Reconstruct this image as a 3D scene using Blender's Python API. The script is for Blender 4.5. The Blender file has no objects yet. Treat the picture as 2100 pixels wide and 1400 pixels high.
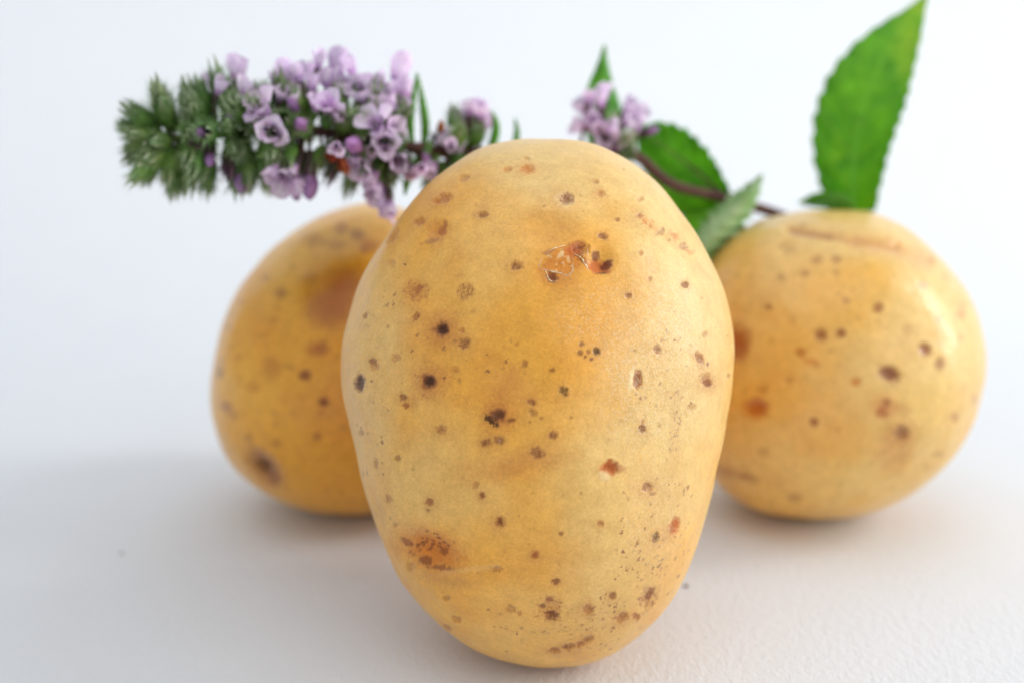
import bpy, math, random
import numpy as np
from mathutils import Vector, Matrix

random.seed(7)
rng = np.random.default_rng(7)
scene = bpy.context.scene
COL = scene.collection

# ------------------------------------------------------------------ camera
F_PX = 2252.0                      # focal length in photo pixels (2100 wide)
PITCH = math.radians(14.0)
CAM = np.array([0.0, -0.16, 0.085])
RIGHT = np.array([1.0, 0.0, 0.0])
FWD = np.array([0.0, math.cos(PITCH), -math.sin(PITCH)])
UP = np.array([0.0, math.sin(PITCH), math.cos(PITCH)])
cd = bpy.data.cameras.new('camera')
cam = bpy.data.objects.new('camera', cd)
COL.objects.link(cam)
cam.location = CAM
cam.rotation_euler = (math.pi / 2 - PITCH, 0, 0)
cd.sensor_width = 36.0
cd.lens = 36.0 * F_PX / 2100.0
cd.clip_start = 0.005
cd.clip_end = 20.0
cd.dof.use_dof = True
cd.dof.focus_distance = 0.143
cd.dof.aperture_fstop = 10.0
scene.camera = cam

# ------------------------------------------------------------------ light
world = bpy.data.worlds.new('World')
scene.world = world
world.use_nodes = True
bg = world.node_tree.nodes['Background']
bg.inputs['Color'].default_value = (0.90, 0.95, 1.0, 1)
bg.inputs['Strength'].default_value = 0.62

def area(name, loc, target, sx, sy, power, color, spread=180):
    ld = bpy.data.lights.new(name, 'AREA')
    ld.shape = 'RECTANGLE'
    ld.size = sx
    ld.size_y = sy
    ld.energy = power
    ld.spread = math.radians(spread)
    ld.color = color
    o = bpy.data.objects.new(name, ld)
    COL.objects.link(o)
    o.location = loc
    d = Vector(target) - Vector(loc)
    o.rotation_euler = d.to_track_quat('-Z', 'Y').to_euler()
    return o

area('window_light', (0.95, 0.03, 0.48), (0.02, 0.03, 0.03), 0.27, 0.76, 6.0, (0.985, 0.99, 1.0))
area('backdrop_light', (-0.36, 0.10, 0.48), (-0.22, 0.40, 0.16), 1.0, 0.25, 0.24, (0.95, 0.98, 1.0), 75)  # added lamp, lifts the sheet behind above the floor

area('front_fill_light', (0.72, -0.62, 0.40), (0.0, 0.0, 0.03), 0.8, 0.7, 2.6, (1.0, 0.985, 0.95))  # added soft fill from the front right, brightens the potatoes' faces
area('overhead_fill_light', (-0.15, 0.05, 0.95), (-0.05, 0.05, 0.0), 1.2, 1.0, 2.3, (0.97, 0.985, 1.0))  # added overhead fill, lightens the floor and potato tops

scene.view_settings.view_transform = 'Standard'
scene.view_settings.look = 'None'
scene.view_settings.exposure = 0.12
scene.view_settings.gamma = 1.0
scene.render.engine = 'CYCLES'
scene.cycles.use_denoising = True
scene.cycles.max_bounces = 10
scene.cycles.diffuse_bounces = 6
scene.cycles.transmission_bounces = 8

# ------------------------------------------------------------------ helpers
def s2l(r, g, b):
    out = []
    for c in (r, g, b):
        c = c / 255.0
        out.append(c / 12.92 if c <= 0.04045 else ((c + 0.055) / 1.055) ** 2.4)
    return np.array(out)

def P(px, py, d):
    """point at photo pixel (px,py) at d metres in front of the camera"""
    return CAM + d * (FWD + (px - 1050.0) / F_PX * RIGHT + (700.0 - py) / F_PX * UP)

def project(V):
    q = V - CAM
    z = q @ FWD
    return 1050.0 + F_PX * (q @ RIGHT) / z, 700.0 - F_PX * (q @ UP) / z, z

def sstep(a, b, x):
    t = np.clip((x - a) / (b - a), 0, 1)
    return t * t * (3 - 2 * t)

_perm = np.random.default_rng(3).permutation(512).astype(np.int64)
_grad = np.random.default_rng(4).normal(size=(512, 3))
_grad /= np.linalg.norm(_grad, axis=1)[:, None]

def noise(Pt, scale, seed=0):
    q = Pt * scale + seed * 17.31
    i = np.floor(q).astype(np.int64)
    f = q - i
    u = f * f * f * (f * (f * 6 - 15) + 10)
    res = np.zeros(len(q))
    for dx in (0, 1):
        wx = u[:, 0] if dx else 1 - u[:, 0]
        for dy in (0, 1):
            wy = u[:, 1] if dy else 1 - u[:, 1]
            for dz in (0, 1):
                wz = u[:, 2] if dz else 1 - u[:, 2]
                h = _perm[(_perm[(_perm[(i[:, 0] + dx) & 511] + i[:, 1] + dy) & 511] + i[:, 2] + dz) & 511]
                g = _grad[h]
                res += wx * wy * wz * (g[:, 0] * (f[:, 0] - dx) + g[:, 1] * (f[:, 1] - dy) + g[:, 2] * (f[:, 2] - dz))
    return res * 1.6

def fbm(Pt, scale, seed=0, oct=3):
    r = 0; a = 1.0
    for k in range(oct):
        r = r + a * noise(Pt, scale * 2 ** k, seed + k)
        a *= 0.5
    return r

def mesh_from(name, V, F, smooth=True):
    """V (n,3) array, F list of index tuples or an (m,4) array"""
    me = bpy.data.meshes.new(name)
    if isinstance(F, np.ndarray):
        me.vertices.add(len(V)); me.vertices.foreach_set('co', np.asarray(V, np.float32).ravel())
        k = F.shape[1]
        me.loops.add(F.size); me.loops.foreach_set('vertex_index', F.astype(np.int32).ravel())
        me.polygons.add(len(F))
        me.polygons.foreach_set('loop_start', np.arange(0, F.size, k, dtype=np.int32))
    else:
        me.from_pydata([tuple(v) for v in V], [], F)
    me.update(calc_edges=True)
    me.validate()
    if smooth:
        me.polygons.foreach_set('use_smooth', np.ones(len(me.polygons), bool))
    return me

def obj(name, me, mat=None, parent=None):
    o = bpy.data.objects.new(name, me)
    COL.objects.link(o)
    if mat is not None and me is not None and len(me.materials) == 0:
        me.materials.append(mat)
    if parent is not None:
        o.parent = parent
    return o

class NT:
    """small node-tree helper"""
    def __init__(self, name):
        self.m = bpy.data.materials.new(name)
        self.m.use_nodes = True
        self.t = self.m.node_tree
        self.b = self.t.nodes['Principled BSDF']
        self.out = self.t.nodes['Material Output']
    def n(self, kind, **kw):
        x = self.t.nodes.new(kind)
        for k, v in kw.items():
            if k.startswith('i_'):
                x.inputs[k[2:].replace('_', ' ')].default_value = v
            else:
                setattr(x, k, v)
        return x
    def l(self, a, b):
        self.t.links.new(a, b)
    def noise(self, coord, scale, detail=2, rough=0.5, dist=0.0):
        x = self.n('ShaderNodeTexNoise')
        x.inputs['Scale'].default_value = scale
        x.inputs['Detail'].default_value = detail
        x.inputs['Roughness'].default_value = rough
        x.inputs['Distortion'].default_value = dist
        self.l(coord, x.inputs['Vector'])
        return x.outputs['Fac']
    def ramp(self, fac, a, b, ca=(0, 0, 0, 1), cb=(1, 1, 1, 1)):
        r = self.n('ShaderNodeValToRGB')
        r.color_ramp.elements[0].position = a; r.color_ramp.elements[0].color = ca
        r.color_ramp.elements[1].position = b; r.color_ramp.elements[1].color = cb
        self.l(fac, r.inputs['Fac'])
        return r.outputs['Color']
    def math(self, op, a, b=None):
        m = self.n('ShaderNodeMath', operation=op)
        for i, v in enumerate((a, b)):
            if v is None: continue
            if isinstance(v, (int, float)): m.inputs[i].default_value = v
            else: self.l(v, m.inputs[i])
        return m.outputs[0]
    def mix(self, fac, a, b, mode='MIX'):
        m = self.n('ShaderNodeMix', data_type='RGBA', blend_type=mode)
        for i, v in ((0, fac), (6, a), (7, b)):
            if isinstance(v, (int, float)): m.inputs[i].default_value = v
            elif isinstance(v, (tuple, list, np.ndarray)): m.inputs[i].default_value = tuple(v)[:3] + (1,)
            else: self.l(v, m.inputs[i])
        return m.outputs[2]
    def bump(self, h, strength, dist, normal=None):
        b = self.n('ShaderNodeBump')
        b.inputs['Strength'].default_value = strength
        b.inputs['Distance'].default_value = dist
        self.l(h, b.inputs['Height'])
        if normal is not None: self.l(normal, b.inputs['Normal'])
        return b.outputs['Normal']

# ------------------------------------------------------------------ materials
def mat_paper():
    k = NT('white_paper')
    co = k.n('ShaderNodeTexCoord').outputs['Object']
    mp = k.n('ShaderNodeMapping')
    mp.inputs['Scale'].default_value = (1.0, 0.55, 1.0)
    mp.inputs['Rotation'].default_value = (0, 0, math.radians(28))
    k.l(co, mp.inputs['Vector'])
    n1 = k.noise(mp.outputs['Vector'], 900, 3, 0.6)
    n2 = k.noise(co, 45, 2)
    n3 = k.noise(co, 2600, 2)
    c = k.mix(k.ramp(n2, 0.35, 0.65), (0.702, 0.716, 0.738), (0.710, 0.723, 0.744))
    k.l(c, k.b.inputs['Base Color'])
    k.b.inputs['Roughness'].default_value = 0.75
    k.b.inputs['Specular IOR Level'].default_value = 0.25
    h = k.math('ADD', n1, k.math('MULTIPLY', n3, 0.5))
    k.l(k.bump(h, 0.45, 0.0005), k.b.inputs['Normal'])
    return k.m

def mat_potato(name, sharp):
    k = NT(name)
    co = k.n('ShaderNodeTexCoord').outputs['Object']
    tint = k.n('ShaderNodeAttribute', attribute_name='tint').outputs['Color']
    fk = k.n('ShaderNodeAttribute', attribute_name='freckle')
    sep = k.n('ShaderNodeSeparateColor')
    k.l(fk.outputs['Color'], sep.inputs['Color'])
    freck, scurf, wet = sep.outputs[0], sep.outputs[1], sep.outputs[2]
    # fine skin mottling
    n1 = k.noise(co, 520, 4, 0.65)
    c = k.mix(k.ramp(n1, 0.30, 0.72), (0.90, 0.86, 0.80), (1.07, 1.08, 1.10))
    c = k.mix(1.0, tint, c, 'MULTIPLY')
    n2 = k.noise(co, 2300, 3, 0.7)
    c2 = k.mix(k.ramp(n2, 0.30, 0.70), (0.91, 0.89, 0.84), (1.07, 1.08, 1.10))
    c = k.mix(1.0, c, c2, 'MULTIPLY')
    n5 = k.noise(co, 6200, 2, 0.6)
    c = k.mix(1.0, c, k.mix(k.ramp(n5, 0.28, 0.72), (0.92, 0.91, 0.87), (1.07, 1.08, 1.10)), 'MULTIPLY')
    # russet freckles where the mask asks for them
    n4 = k.noise(co, 420, 3)
    vo = k.n('ShaderNodeTexVoronoi'); vo.inputs['Scale'].default_value = 1400; vo.inputs['Randomness'].default_value = 1.0
    wn = k.n('ShaderNodeTexNoise'); wn.inputs['Scale'].default_value = 2600; wn.inputs['Detail'].default_value = 2; k.l(co, wn.inputs['Vector'])
    wv = k.n('ShaderNodeVectorMath', operation='MULTIPLY_ADD'); wv.inputs[1].default_value = (.0011, .0011, .0011)
    k.l(wn.outputs['Color'], wv.inputs[0]); k.l(co, wv.inputs[2])
    k.l(wv.outputs[0], vo.inputs['Vector'])
    vs = k.n('ShaderNodeSeparateColor'); k.l(vo.outputs['Color'], vs.inputs['Color'])
    dot = k.ramp(k.math('ADD', vo.outputs['Distance'], k.math('MULTIPLY', vs.outputs[1], 0.35)), 0.30, 0.62, (1, 1, 1, 1), (0, 0, 0, 1))
    pick = k.math('LESS_THAN', vs.outputs[0], k.math('MULTIPLY', freck, k.math('ADD', 0.34, k.math('MULTIPLY', k.math('SUBTRACT', n4, 0.40), 2.2))))
    fx = k.math('MULTIPLY', k.math('MULTIPLY', dot, pick), k.math('ADD', 0.35, k.math('MULTIPLY', vs.outputs[2], 0.55)))
    c = k.mix(k.math('MULTIPLY', freck, 0.22), c, tuple(s2l(196, 132, 72)))
    c = k.mix(fx, c, tuple(s2l(134, 72, 36)))
    # pale corky scurf
    sc = k.math('MULTIPLY', scurf, k.ramp(k.noise(co, 3600, 3, 0.7), 0.46, 0.68))
    c = k.mix(k.math('MULTIPLY', sc, 0.6), c, tuple(s2l(238, 218, 180)))
    k.l(c, k.b.inputs['Base Color'])
    k.b.inputs['Subsurface Weight'].default_value = 0.32
    k.b.inputs['Subsurface Radius'].default_value = (1.0, 0.45, 0.15)
    k.b.inputs['Subsurface Scale'].default_value = 0.0035
    k.b.inputs['Sheen Roughness'].default_value = 0.62
    k.b.inputs['Sheen Tint'].default_value = (1.0, 0.95, 0.86, 1)
    ro = k.n('ShaderNodeMapRange')
    ro.inputs[1].default_value = 0.3; ro.inputs[2].default_value = 0.7
    ro.inputs[3].default_value = 0.34 if sharp else 0.26; ro.inputs[4].default_value = 0.50 if sharp else 0.40
    k.l(n1, ro.inputs[0])
    k.l(k.math('ADD', ro.outputs[0], k.math('MULTIPLY', wet, 0.3)), k.b.inputs['Roughness'])
    st = k.n('ShaderNodeSeparateColor'); k.l(tint, st.inputs['Color'])
    sm = k.n('ShaderNodeMapRange')
    sm.inputs[1].default_value = 0.06; sm.inputs[2].default_value = 0.5
    sm.inputs[3].default_value = 0.12; sm.inputs[4].default_value = 0.35
    k.l(st.outputs[0], sm.inputs[0])
    k.l(sm.outputs[0], k.b.inputs['Specular IOR Level'])
    dry = k.math('MULTIPLY', sm.outputs[0], k.math('SUBTRACT', 1.0, k.math('MULTIPLY', wet, 0.9)))
    k.l(k.math('MULTIPLY', dry, 0.85 if sharp else 1.0), k.b.inputs['Coat Weight'])
    k.l(k.math('MULTIPLY', sm.outputs[0], 0.18 if sharp else 0.06), k.b.inputs['Sheen Weight'])
    k.b.inputs['Coat Roughness'].default_value = 0.32 if sharp else 0.25
    nb = k.noise(co, 2600, 3, 0.7)
    nw = k.noise(co, 230, 3, 0.55)
    b1 = k.bump(nw, 0.30, 0.0009)
    b2 = k.bump(nb, 0.20 if sharp else 0.12, 0.00022, b1)
    k.l(b2, k.b.inputs['Normal'])
    k.l(b1 if not sharp else b2, k.b.inputs['Coat Normal'])
    return k.m

def leafy(k, translucency, color):
    tr = k.n('ShaderNodeBsdfTranslucent')
    if isinstance(color, (tuple, list, np.ndarray)): tr.inputs['Color'].default_value = tuple(color)[:3] + (1,)
    else: k.l(color, tr.inputs['Color'])
    mx = k.n('ShaderNodeMixShader')
    mx.inputs[0].default_value = translucency
    k.l(k.b.outputs[0], mx.inputs[1]); k.l(tr.outputs[0], mx.inputs[2])
    k.l(mx.outputs[0], k.out.inputs['Surface'])

def mat_leaf(name, dark, mid, yellow, vein, tr=0.35, patch=0.5):
    k = NT(name)
    co = k.n('ShaderNodeTexCoord')
    uv = k.n('ShaderNodeUVMap', uv_map='UVMap').outputs[0]
    sx = k.n('ShaderNodeSeparateXYZ'); k.l(uv, sx.inputs[0])
    u = sx.outputs[0]
    v = k.math('ABSOLUTE', k.math('SUBTRACT', k.math('MULTIPLY', sx.outputs[1], 2.0), 1.0))
    ph = k.math('SUBTRACT', k.math('MULTIPLY', u, 7.0), k.math('MULTIPLY', v, 1.5))
    fr = k.math('ABSOLUTE', k.math('SUBTRACT', k.math('FRACT', ph), 0.5))
    vn = k.ramp(fr, 0.0, 0.10, (1, 1, 1, 1), (0, 0, 0, 1))
    c = k.mix(k.ramp(k.noise(co.outputs['Object'], 140, 4, 0.6), 0.32, 0.68), dark, mid)
    c = k.mix(k.math('MULTIPLY', k.ramp(k.noise(co.outputs['Object'], 75, 3, 0.55), 0.52, 0.74), patch), c, yellow)
    c = k.mix(k.math('MULTIPLY', k.ramp(k.noise(co.outputs['Object'], 210, 4, 0.65), 0.50, 0.72), 0.55), c, dark)
    c = k.mix(k.math('MULTIPLY', vn, 0.34), c, vein)
    c = k.mix(k.math('MULTIPLY', k.ramp(v, 0.0, 0.09, (1, 1, 1, 1), (0, 0, 0, 1)), 0.5), c, vein)
    k.l(c, k.b.inputs['Base Color'])
    k.b.inputs['Roughness'].default_value = 0.5
    vm = k.math('MULTIPLY', k.ramp(v, 0.45, 1.0), k.ramp(k.noise(co.outputs['Object'], 120, 3), 0.3, 0.6))
    c = k.mix(k.math('MULTIPLY', vm, 0.6), c, dark)
    k.l(c, k.b.inputs['Base Color'])
    hb = k.math('SUBTRACT', k.noise(co.outputs['Object'], 420, 3), k.math('MULTIPLY', vn, 0.6))
    k.l(k.bump(hb, 0.5, 0.0004), k.b.inputs['Normal'])
    leafy(k, tr, c)
    return k.m

def mat_var(name, ca, cb, scale=500, rough=0.5, tr=0.0, zgrad=None):
    """two-tone organic material, optionally a third tone by object height"""
    k = NT(name)
    co = k.n('ShaderNodeTexCoord').outputs['Object']
    c = k.mix(k.ramp(k.noise(co, scale, 3, 0.6), 0.35, 0.65), ca, cb)
    inf = k.n('ShaderNodeObjectInfo').outputs['Random']
    hs = k.n('ShaderNodeHueSaturation')
    k.l(k.math('ADD', 0.78, k.math('MULTIPLY', inf, 0.44)), hs.inputs['Value'])
    k.l(k.math('ADD', 0.485, k.math('MULTIPLY', inf, 0.03)), hs.inputs['Hue'])
    if zgrad is not None:
        z0, z1, cc = zgrad
        s = k.n('ShaderNodeSeparateXYZ'); k.l(co, s.inputs[0])
        mr = k.n('ShaderNodeMapRange')
        mr.inputs[1].default_value = z0; mr.inputs[2].default_value = z1
        k.l(s.outputs[2], mr.inputs[0])
        c = k.mix(mr.outputs[0], c, cc)
    k.l(c, hs.inputs['Color'])
    c = hs.outputs['Color']
    k.l(c, k.b.inputs['Base Color'])
    k.b.inputs['Roughness'].default_value = rough
    if tr > 0: leafy(k, tr, c)
    return k.m

M_PAPER = mat_paper()
M_POT = mat_potato('potato_skin', True)
M_POT2 = mat_potato('potato_skin_smooth', False)
M_LEAF = mat_leaf('mint_leaf_green', s2l(78, 160, 14), s2l(138, 210, 26), s2l(206, 220, 50), s2l(160, 212, 56), tr=0.45, patch=0.85)
M_LEAFD = mat_leaf('mint_leaf_dark', s2l(66, 150, 16), s2l(140, 226, 40), s2l(182, 214, 52), s2l(150, 206, 74), tr=0.5)
M_LEAFP = mat_leaf('mint_leaf_underside', s2l(146, 196, 112), s2l(226, 242, 206), s2l(236, 246, 220), s2l(236, 246, 220), tr=0.4, patch=0.9)
M_STEM = mat_var('mint_stem', s2l(76, 42, 38), s2l(104, 76, 54), 250, 0.8)
M_CALYX = mat_var('mint_calyx', s2l(74, 120, 46), s2l(128, 170, 84), 700, 0.6, 0.25, (0.0030, 0.0060, s2l(150, 160, 132)))
M_CALYXP = mat_var('mint_calyx_purple', s2l(58, 56, 34), s2l(86, 62, 62), 700, 0.6, 0.15, (0.0030, 0.0050, s2l(110, 82, 96)))
M_CALYXL = mat_var('mint_calyx_light', s2l(104, 156, 56), s2l(160, 196, 100), 700, 0.6, 0.3, (0.0030, 0.0060, s2l(170, 176, 150)))
M_PETAL = mat_var('mint_petal', s2l(230, 200, 238), s2l(250, 238, 251), 600, 0.4, 0.5)
M_TUBE = mat_var('mint_corolla_tube', s2l(206, 158, 218), s2l(232, 202, 238), 800, 0.45, 0.45)
M_BUD = mat_var('mint_lilac_bud', s2l(160, 108, 172), s2l(196, 150, 200), 800, 0.45, 0.3)
M_DRY = mat_var('withered_flower', s2l(150, 70, 30), s2l(184, 92, 42), 900, 0.7, 0.2)
M_STAMEN = mat_var('mint_stamen', s2l(200, 180, 205), s2l(150, 110, 140), 900, 0.5, 0.1)
M_FLAKE = mat_var('torn_skin', s2l(228, 196, 142), s2l(248, 232, 200), 1500, 0.4, 0.3)
M_CRUMB = mat_var('crumb', s2l(120, 108, 100), s2l(160, 148, 140), 1500, 0.8)

# ------------------------------------------------------------------ backdrop: one white sheet curving up behind
def build_backdrop():
    y0, yb, r, ztop = -0.9, 0.16, 0.24, 1.3
    prof = [(y, 0.0) for y in np.linspace(y0, yb, 14)]
    prof += [(yb + r * math.sin(a), r - r * math.cos(a)) for a in np.linspace(0, math.pi / 2, 40)[1:]]
    prof += [(yb + r, z) for z in np.linspace(r, ztop, 10)[1:]]
    xs = np.linspace(-1.5, 1.5, 12)
    V = np.array([(x, y, z) for (y, z) in prof for x in xs])
    n = len(xs)
    F = np.array([(i * n + j, i * n + j + 1, (i + 1) * n + j + 1, (i + 1) * n + j)
                  for i in range(len(prof) - 1) for j in range(n - 1)])
    o = obj('backdrop', mesh_from('backdrop', V, F), M_PAPER)
    o['kind'] = 'structure'
    o['label'] = 'plain white paper sheet lying flat and curving up behind'
build_backdrop()

# ------------------------------------------------------------------ potatoes
def concentric(N):
    g = np.linspace(-1, 1, N)
    A, B = np.meshgrid(g, g)
    a, b = A.ravel(), B.ravel()
    r = np.maximum(np.abs(a), np.abs(b))
    with np.errstate(divide='ignore', invalid='ignore'):
        ph = np.where(np.abs(a) >= np.abs(b), np.where(a >= 0, 0, math.pi) + (math.pi / 4) * np.where(a != 0, b / a, 0),
                      np.where(b >= 0, math.pi / 2, -math.pi / 2) - (math.pi / 4) * np.where(b != 0, a / b, 0))
    return r, (ph + math.pi) % (2 * math.pi) - math.pi

class Potato:
    def __init__(self, center, contour, DL, N, K, back=1.0, expo=2.0):
        cx, cy = center
        ray = FWD + (cx - 1050.0) / F_PX * RIGHT + (700.0 - cy) / F_PX * UP
        n = -ray / np.linalg.norm(ray)
        R = np.cross(UP, n); R /= np.linalg.norm(R)
        U = np.cross(n, R)
        ct = np.array(contour, float)
        rays = FWD[None] + (ct[:, :1] - 1050.0) / F_PX * RIGHT + (700.0 - ct[:, 1:]) / F_PX * UP
        pl = rays / (rays @ -n)[:, None]
        X, Y = pl @ R, pl @ U
        ph, rad = np.arctan2(Y, X), np.hypot(X, Y)
        o = np.argsort(ph); ph, rad = ph[o], rad[o]
        grid = np.linspace(-math.pi, math.pi, 1441)[:-1]
        rr = np.interp(grid, np.r_[ph[-1] - 2 * math.pi, ph, ph[0] + 2 * math.pi], np.r_[rad[-1], rad, rad[0]])
        kx = np.arange(-40, 41); kw = np.exp(-0.5 * (kx / 11.0) ** 2); kw /= kw.sum()
        rr = sum(w * np.roll(rr, k) for k, w in zip(kx, kw))
        rr = rr * math.sqrt(1 - DL ** 2)
        # vertices: dense front half, lighter rear half
        r, phi = concentric(N)
        th = np.arccos(np.clip(1 - r ** 2, -1, 1))
        idx = np.arange(N * N).reshape(N, N)
        F = [np.stack([idx[:-1, :-1], idx[:-1, 1:], idx[1:, 1:], idx[1:, :-1]], -1).reshape(-1, 4)]
        ring = np.r_[idx[0, :-1], idx[:-1, -1], idx[-1, :0:-1], idx[:0:-1, 0]]
        m = len(ring)
        prev = ring; base = N * N
        PH, TH = [phi], [th]
        for k in range(1, K + 1):
            t = math.pi / 2 + (math.pi / 2 - 0.02) * k / K
            PH.append(phi[ring]); TH.append(np.full(m, t))
            cur = base + np.arange(m); base += m
            F.append(np.stack([prev, cur, np.roll(cur, -1), np.roll(prev, -1)], -1))
            prev = cur
        phi, th = np.concatenate(PH), np.concatenate(TH)
        F = np.concatenate(F)
        cap = [tuple(prev)]
        rho = np.interp(phi, np.r_[grid, math.pi], np.r_[rr, rr[0]])
        D = np.where(np.cos(th) >= 0, DL, DL * back)
        s, c = np.sin(th), np.cos(th)
        if expo != 2.0:
            q = (np.abs(s) ** expo + np.abs(c) ** expo) ** (-1 / expo)
            s, c = s * q, c * q
        x, y, z = rho * s * np.cos(phi), rho * s * np.sin(phi), D * c
        loc = x[:, None] * R + y[:, None] * U + z[:, None] * n
        uc = -n                                   # centre at unit distance
        m_ = (uc + loc)[:, 2].min()
        L = (0.0 - CAM[2]) / m_
        self.L = L
        self.C = CAM + uc * L
        self.V = CAM + (uc + loc) * L
        nn = (x / rho ** 2)[:, None] * R + (y / rho ** 2)[:, None] * U + (z / D ** 2)[:, None] * n
        self.Nrm = nn / np.linalg.norm(nn, axis=1)[:, None]
        self.F, self.cap = F, cap
        self.px, self.py, self.pz = project(self.V)
        self.front = ((CAM - self.V) * self.Nrm).sum(1) > 0
        self.disp = np.zeros(len(self.V))
        self.fre = np.zeros((len(self.V), 4)); self.fre[:, 3] = 1
        self.tint = np.ones((len(self.V), 4))

    def base(self, ca, cb, cc, seed):
        a = sstep(-0.5, 0.5, fbm(self.V, 45, seed, 3))[:, None]
        b = (sstep(0.05, 0.6, fbm(self.V, 70, seed + 9, 3)) * 0.5)[:, None]
        self.tint[:, :3] = ca * (1 - a) + cb * a
        self.tint[:, :3] = self.tint[:, :3] * (1 - b) + cc * b
        self.disp += 0.00026 * fbm(self.V, 90, seed + 3, 2) + 0.0006 * noise(self.V, 42, seed + 5)

    def _near(self, px, py, R):
        return np.nonzero(self.front & (np.abs(self.px - px) < R) & (np.abs(self.py - py) < R))[0]

    def spot(self, px, py, rx, ry=None, rot=0, col=(0.2, 0.1, 0.05), a=0.9, soft=0.35, pit=0.0, rag=0.35, freq=0.16, speck=0.0, wet=0.0):
        ry = rx if ry is None else ry
        R = max(rx, ry) * 2.6
        i = self._near(px, py, R)
        if len(i) == 0: return
        dx, dy = self.px[i] - px, self.py[i] - py
        cr, sr = math.cos(math.radians(rot)), math.sin(math.radians(rot))
        u, v = (dx * cr + dy * sr) / rx, (-dx * sr + dy * cr) / ry
        d = np.hypot(u, v)
        pp = np.stack([self.px[i], self.py[i], np.full(len(i), px * 0.37)], 1)
        nz = noise(pp, freq) + 0.6 * noise(pp, freq * 2.3, 5)
        dd = d + rag * nz
        w = a * (1 - sstep(1 - soft, 1 + soft, dd))
        if speck > 0:
            w = w * (1 - speck + speck * sstep(-0.05, 0.18, noise(pp, 0.22, 8) + 0.5 * noise(pp, 0.5, 2)))
        self.tint[i, :3] = self.tint[i, :3] * (1 - w[:, None]) + np.asarray(col)[None] * w[:, None]
        if pit:
            dq = d + 0.4 * rag * nz
            dq = d if max(rx, ry) > 18 else dq
            rim = 0.05 if max(rx, ry) > 18 else 0.3
            self.disp[i] -= 1.4 * pit * (1 - sstep(0.1, 1.3, dq)) - rim * pit * sstep(0.9, 1.3, dq) * (1 - sstep(1.3, 1.9, dq))
        if wet: self.fre[i, 2] = np.maximum(self.fre[i, 2], wet * w)

    def line(self, pts, wdt, col, a, pit=0.0, rag=0.3):
        pts = np.array(pts, float)
        i = np.nonzero(self.front & (self.px > pts[:, 0].min() - 4 * wdt) & (self.px < pts[:, 0].max() + 4 * wdt)
                       & (self.py > pts[:, 1].min() - 4 * wdt) & (self.py < pts[:, 1].max() + 4 * wdt))[0]
        if len(i) == 0: return
        q = np.stack([self.px[i], self.py[i]], 1)
        best = np.full(len(i), 1e9)
        for p0, p1 in zip(pts[:-1], pts[1:]):
            t = np.clip(((q - p0) @ (p1 - p0)) / ((p1 - p0) @ (p1 - p0)), 0, 1)
            best = np.minimum(best, np.hypot(*(q - p0 - t[:, None] * (p1 - p0)).T))
        pp = np.c_[q, np.zeros(len(i))]
        d = best / wdt + rag * noise(pp, 0.06) + rag * 0.6 * noise(pp, 0.2, 4)
        w = a * (1 - sstep(0.2, 1.5, d))
        self.tint[i, :3] = self.tint[i, :3] * (1 - w[:, None]) + np.asarray(col)[None] * w[:, None]
        if pit: self.disp[i] -= pit * (1 - sstep(0.0, 1.8, best / wdt))

    def field(self, ch, px, py, rx, ry, rot, a):
        dx, dy = self.px - px, self.py - py
        cr, sr = math.cos(math.radians(rot)), math.sin(math.radians(rot))
        d = np.hypot((dx * cr + dy * sr) / rx, (-dx * sr + dy * cr) / ry)
        w = a * (1 - sstep(0.35, 1.15, d)) * self.front
        self.fre[:, ch] = np.maximum(self.fre[:, ch], w)

    def at(self, px, py):
        i = np.nonzero(self.front)[0]
        j = i[np.argmin((self.px[i] - px) ** 2 + (self.py[i] - py) ** 2)]
        return j

    def build(self, mat):
        V = self.V + self.Nrm * self.disp[:, None]
        V[:, 2] -= V[:, 2].min() + 0.0003
        self.Vd = V
        org = np.array([self.C[0], self.C[1], 0.0])
        W = V - org
        me = bpy.data.meshes.new('potato')
        nv = len(W)
        me.vertices.add(nv); me.vertices.foreach_set('co', W.astype(np.float32).ravel())
        li = np.concatenate([self.F.ravel(), np.array(self.cap[0])]).astype(np.int32)
        me.loops.add(len(li)); me.loops.foreach_set('vertex_index', li)
        ls = np.r_[np.arange(0, self.F.size, 4), self.F.size].astype(np.int32)
        me.polygons.add(len(ls)); me.polygons.foreach_set('loop_start', ls)
        me.update(calc_edges=True); me.validate()
        me.polygons.foreach_set('use_smooth', np.ones(len(me.polygons), bool))
        t = me.attributes.new('tint', 'FLOAT_COLOR', 'POINT'); t.data.foreach_set('color', self.tint.astype(np.float32).ravel())
        f = me.attributes.new('freckle', 'FLOAT_COLOR', 'POINT'); f.data.foreach_set('color', self.fre.astype(np.float32).ravel())
        o = obj('potato', me, mat)
        o.location = org
        self.o = o; self.org = org
        return o

DARK = s2l(56, 30, 20); DKRED = s2l(112, 44, 16); BRN = s2l(140, 66, 24); PUR = s2l(130, 66, 36); PURL = s2l(180, 116, 58)
ORG = s2l(200, 114, 22); RED = s2l(168, 82, 18); DRY = s2l(214, 148, 52); PALE = s2l(236, 210, 158)
GOLD = s2l(230, 166, 56); GOLD2 = s2l(232, 179, 87); GOLD3 = s2l(225, 152, 42); LIT_CREAM = s2l(223, 194, 128)

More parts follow.
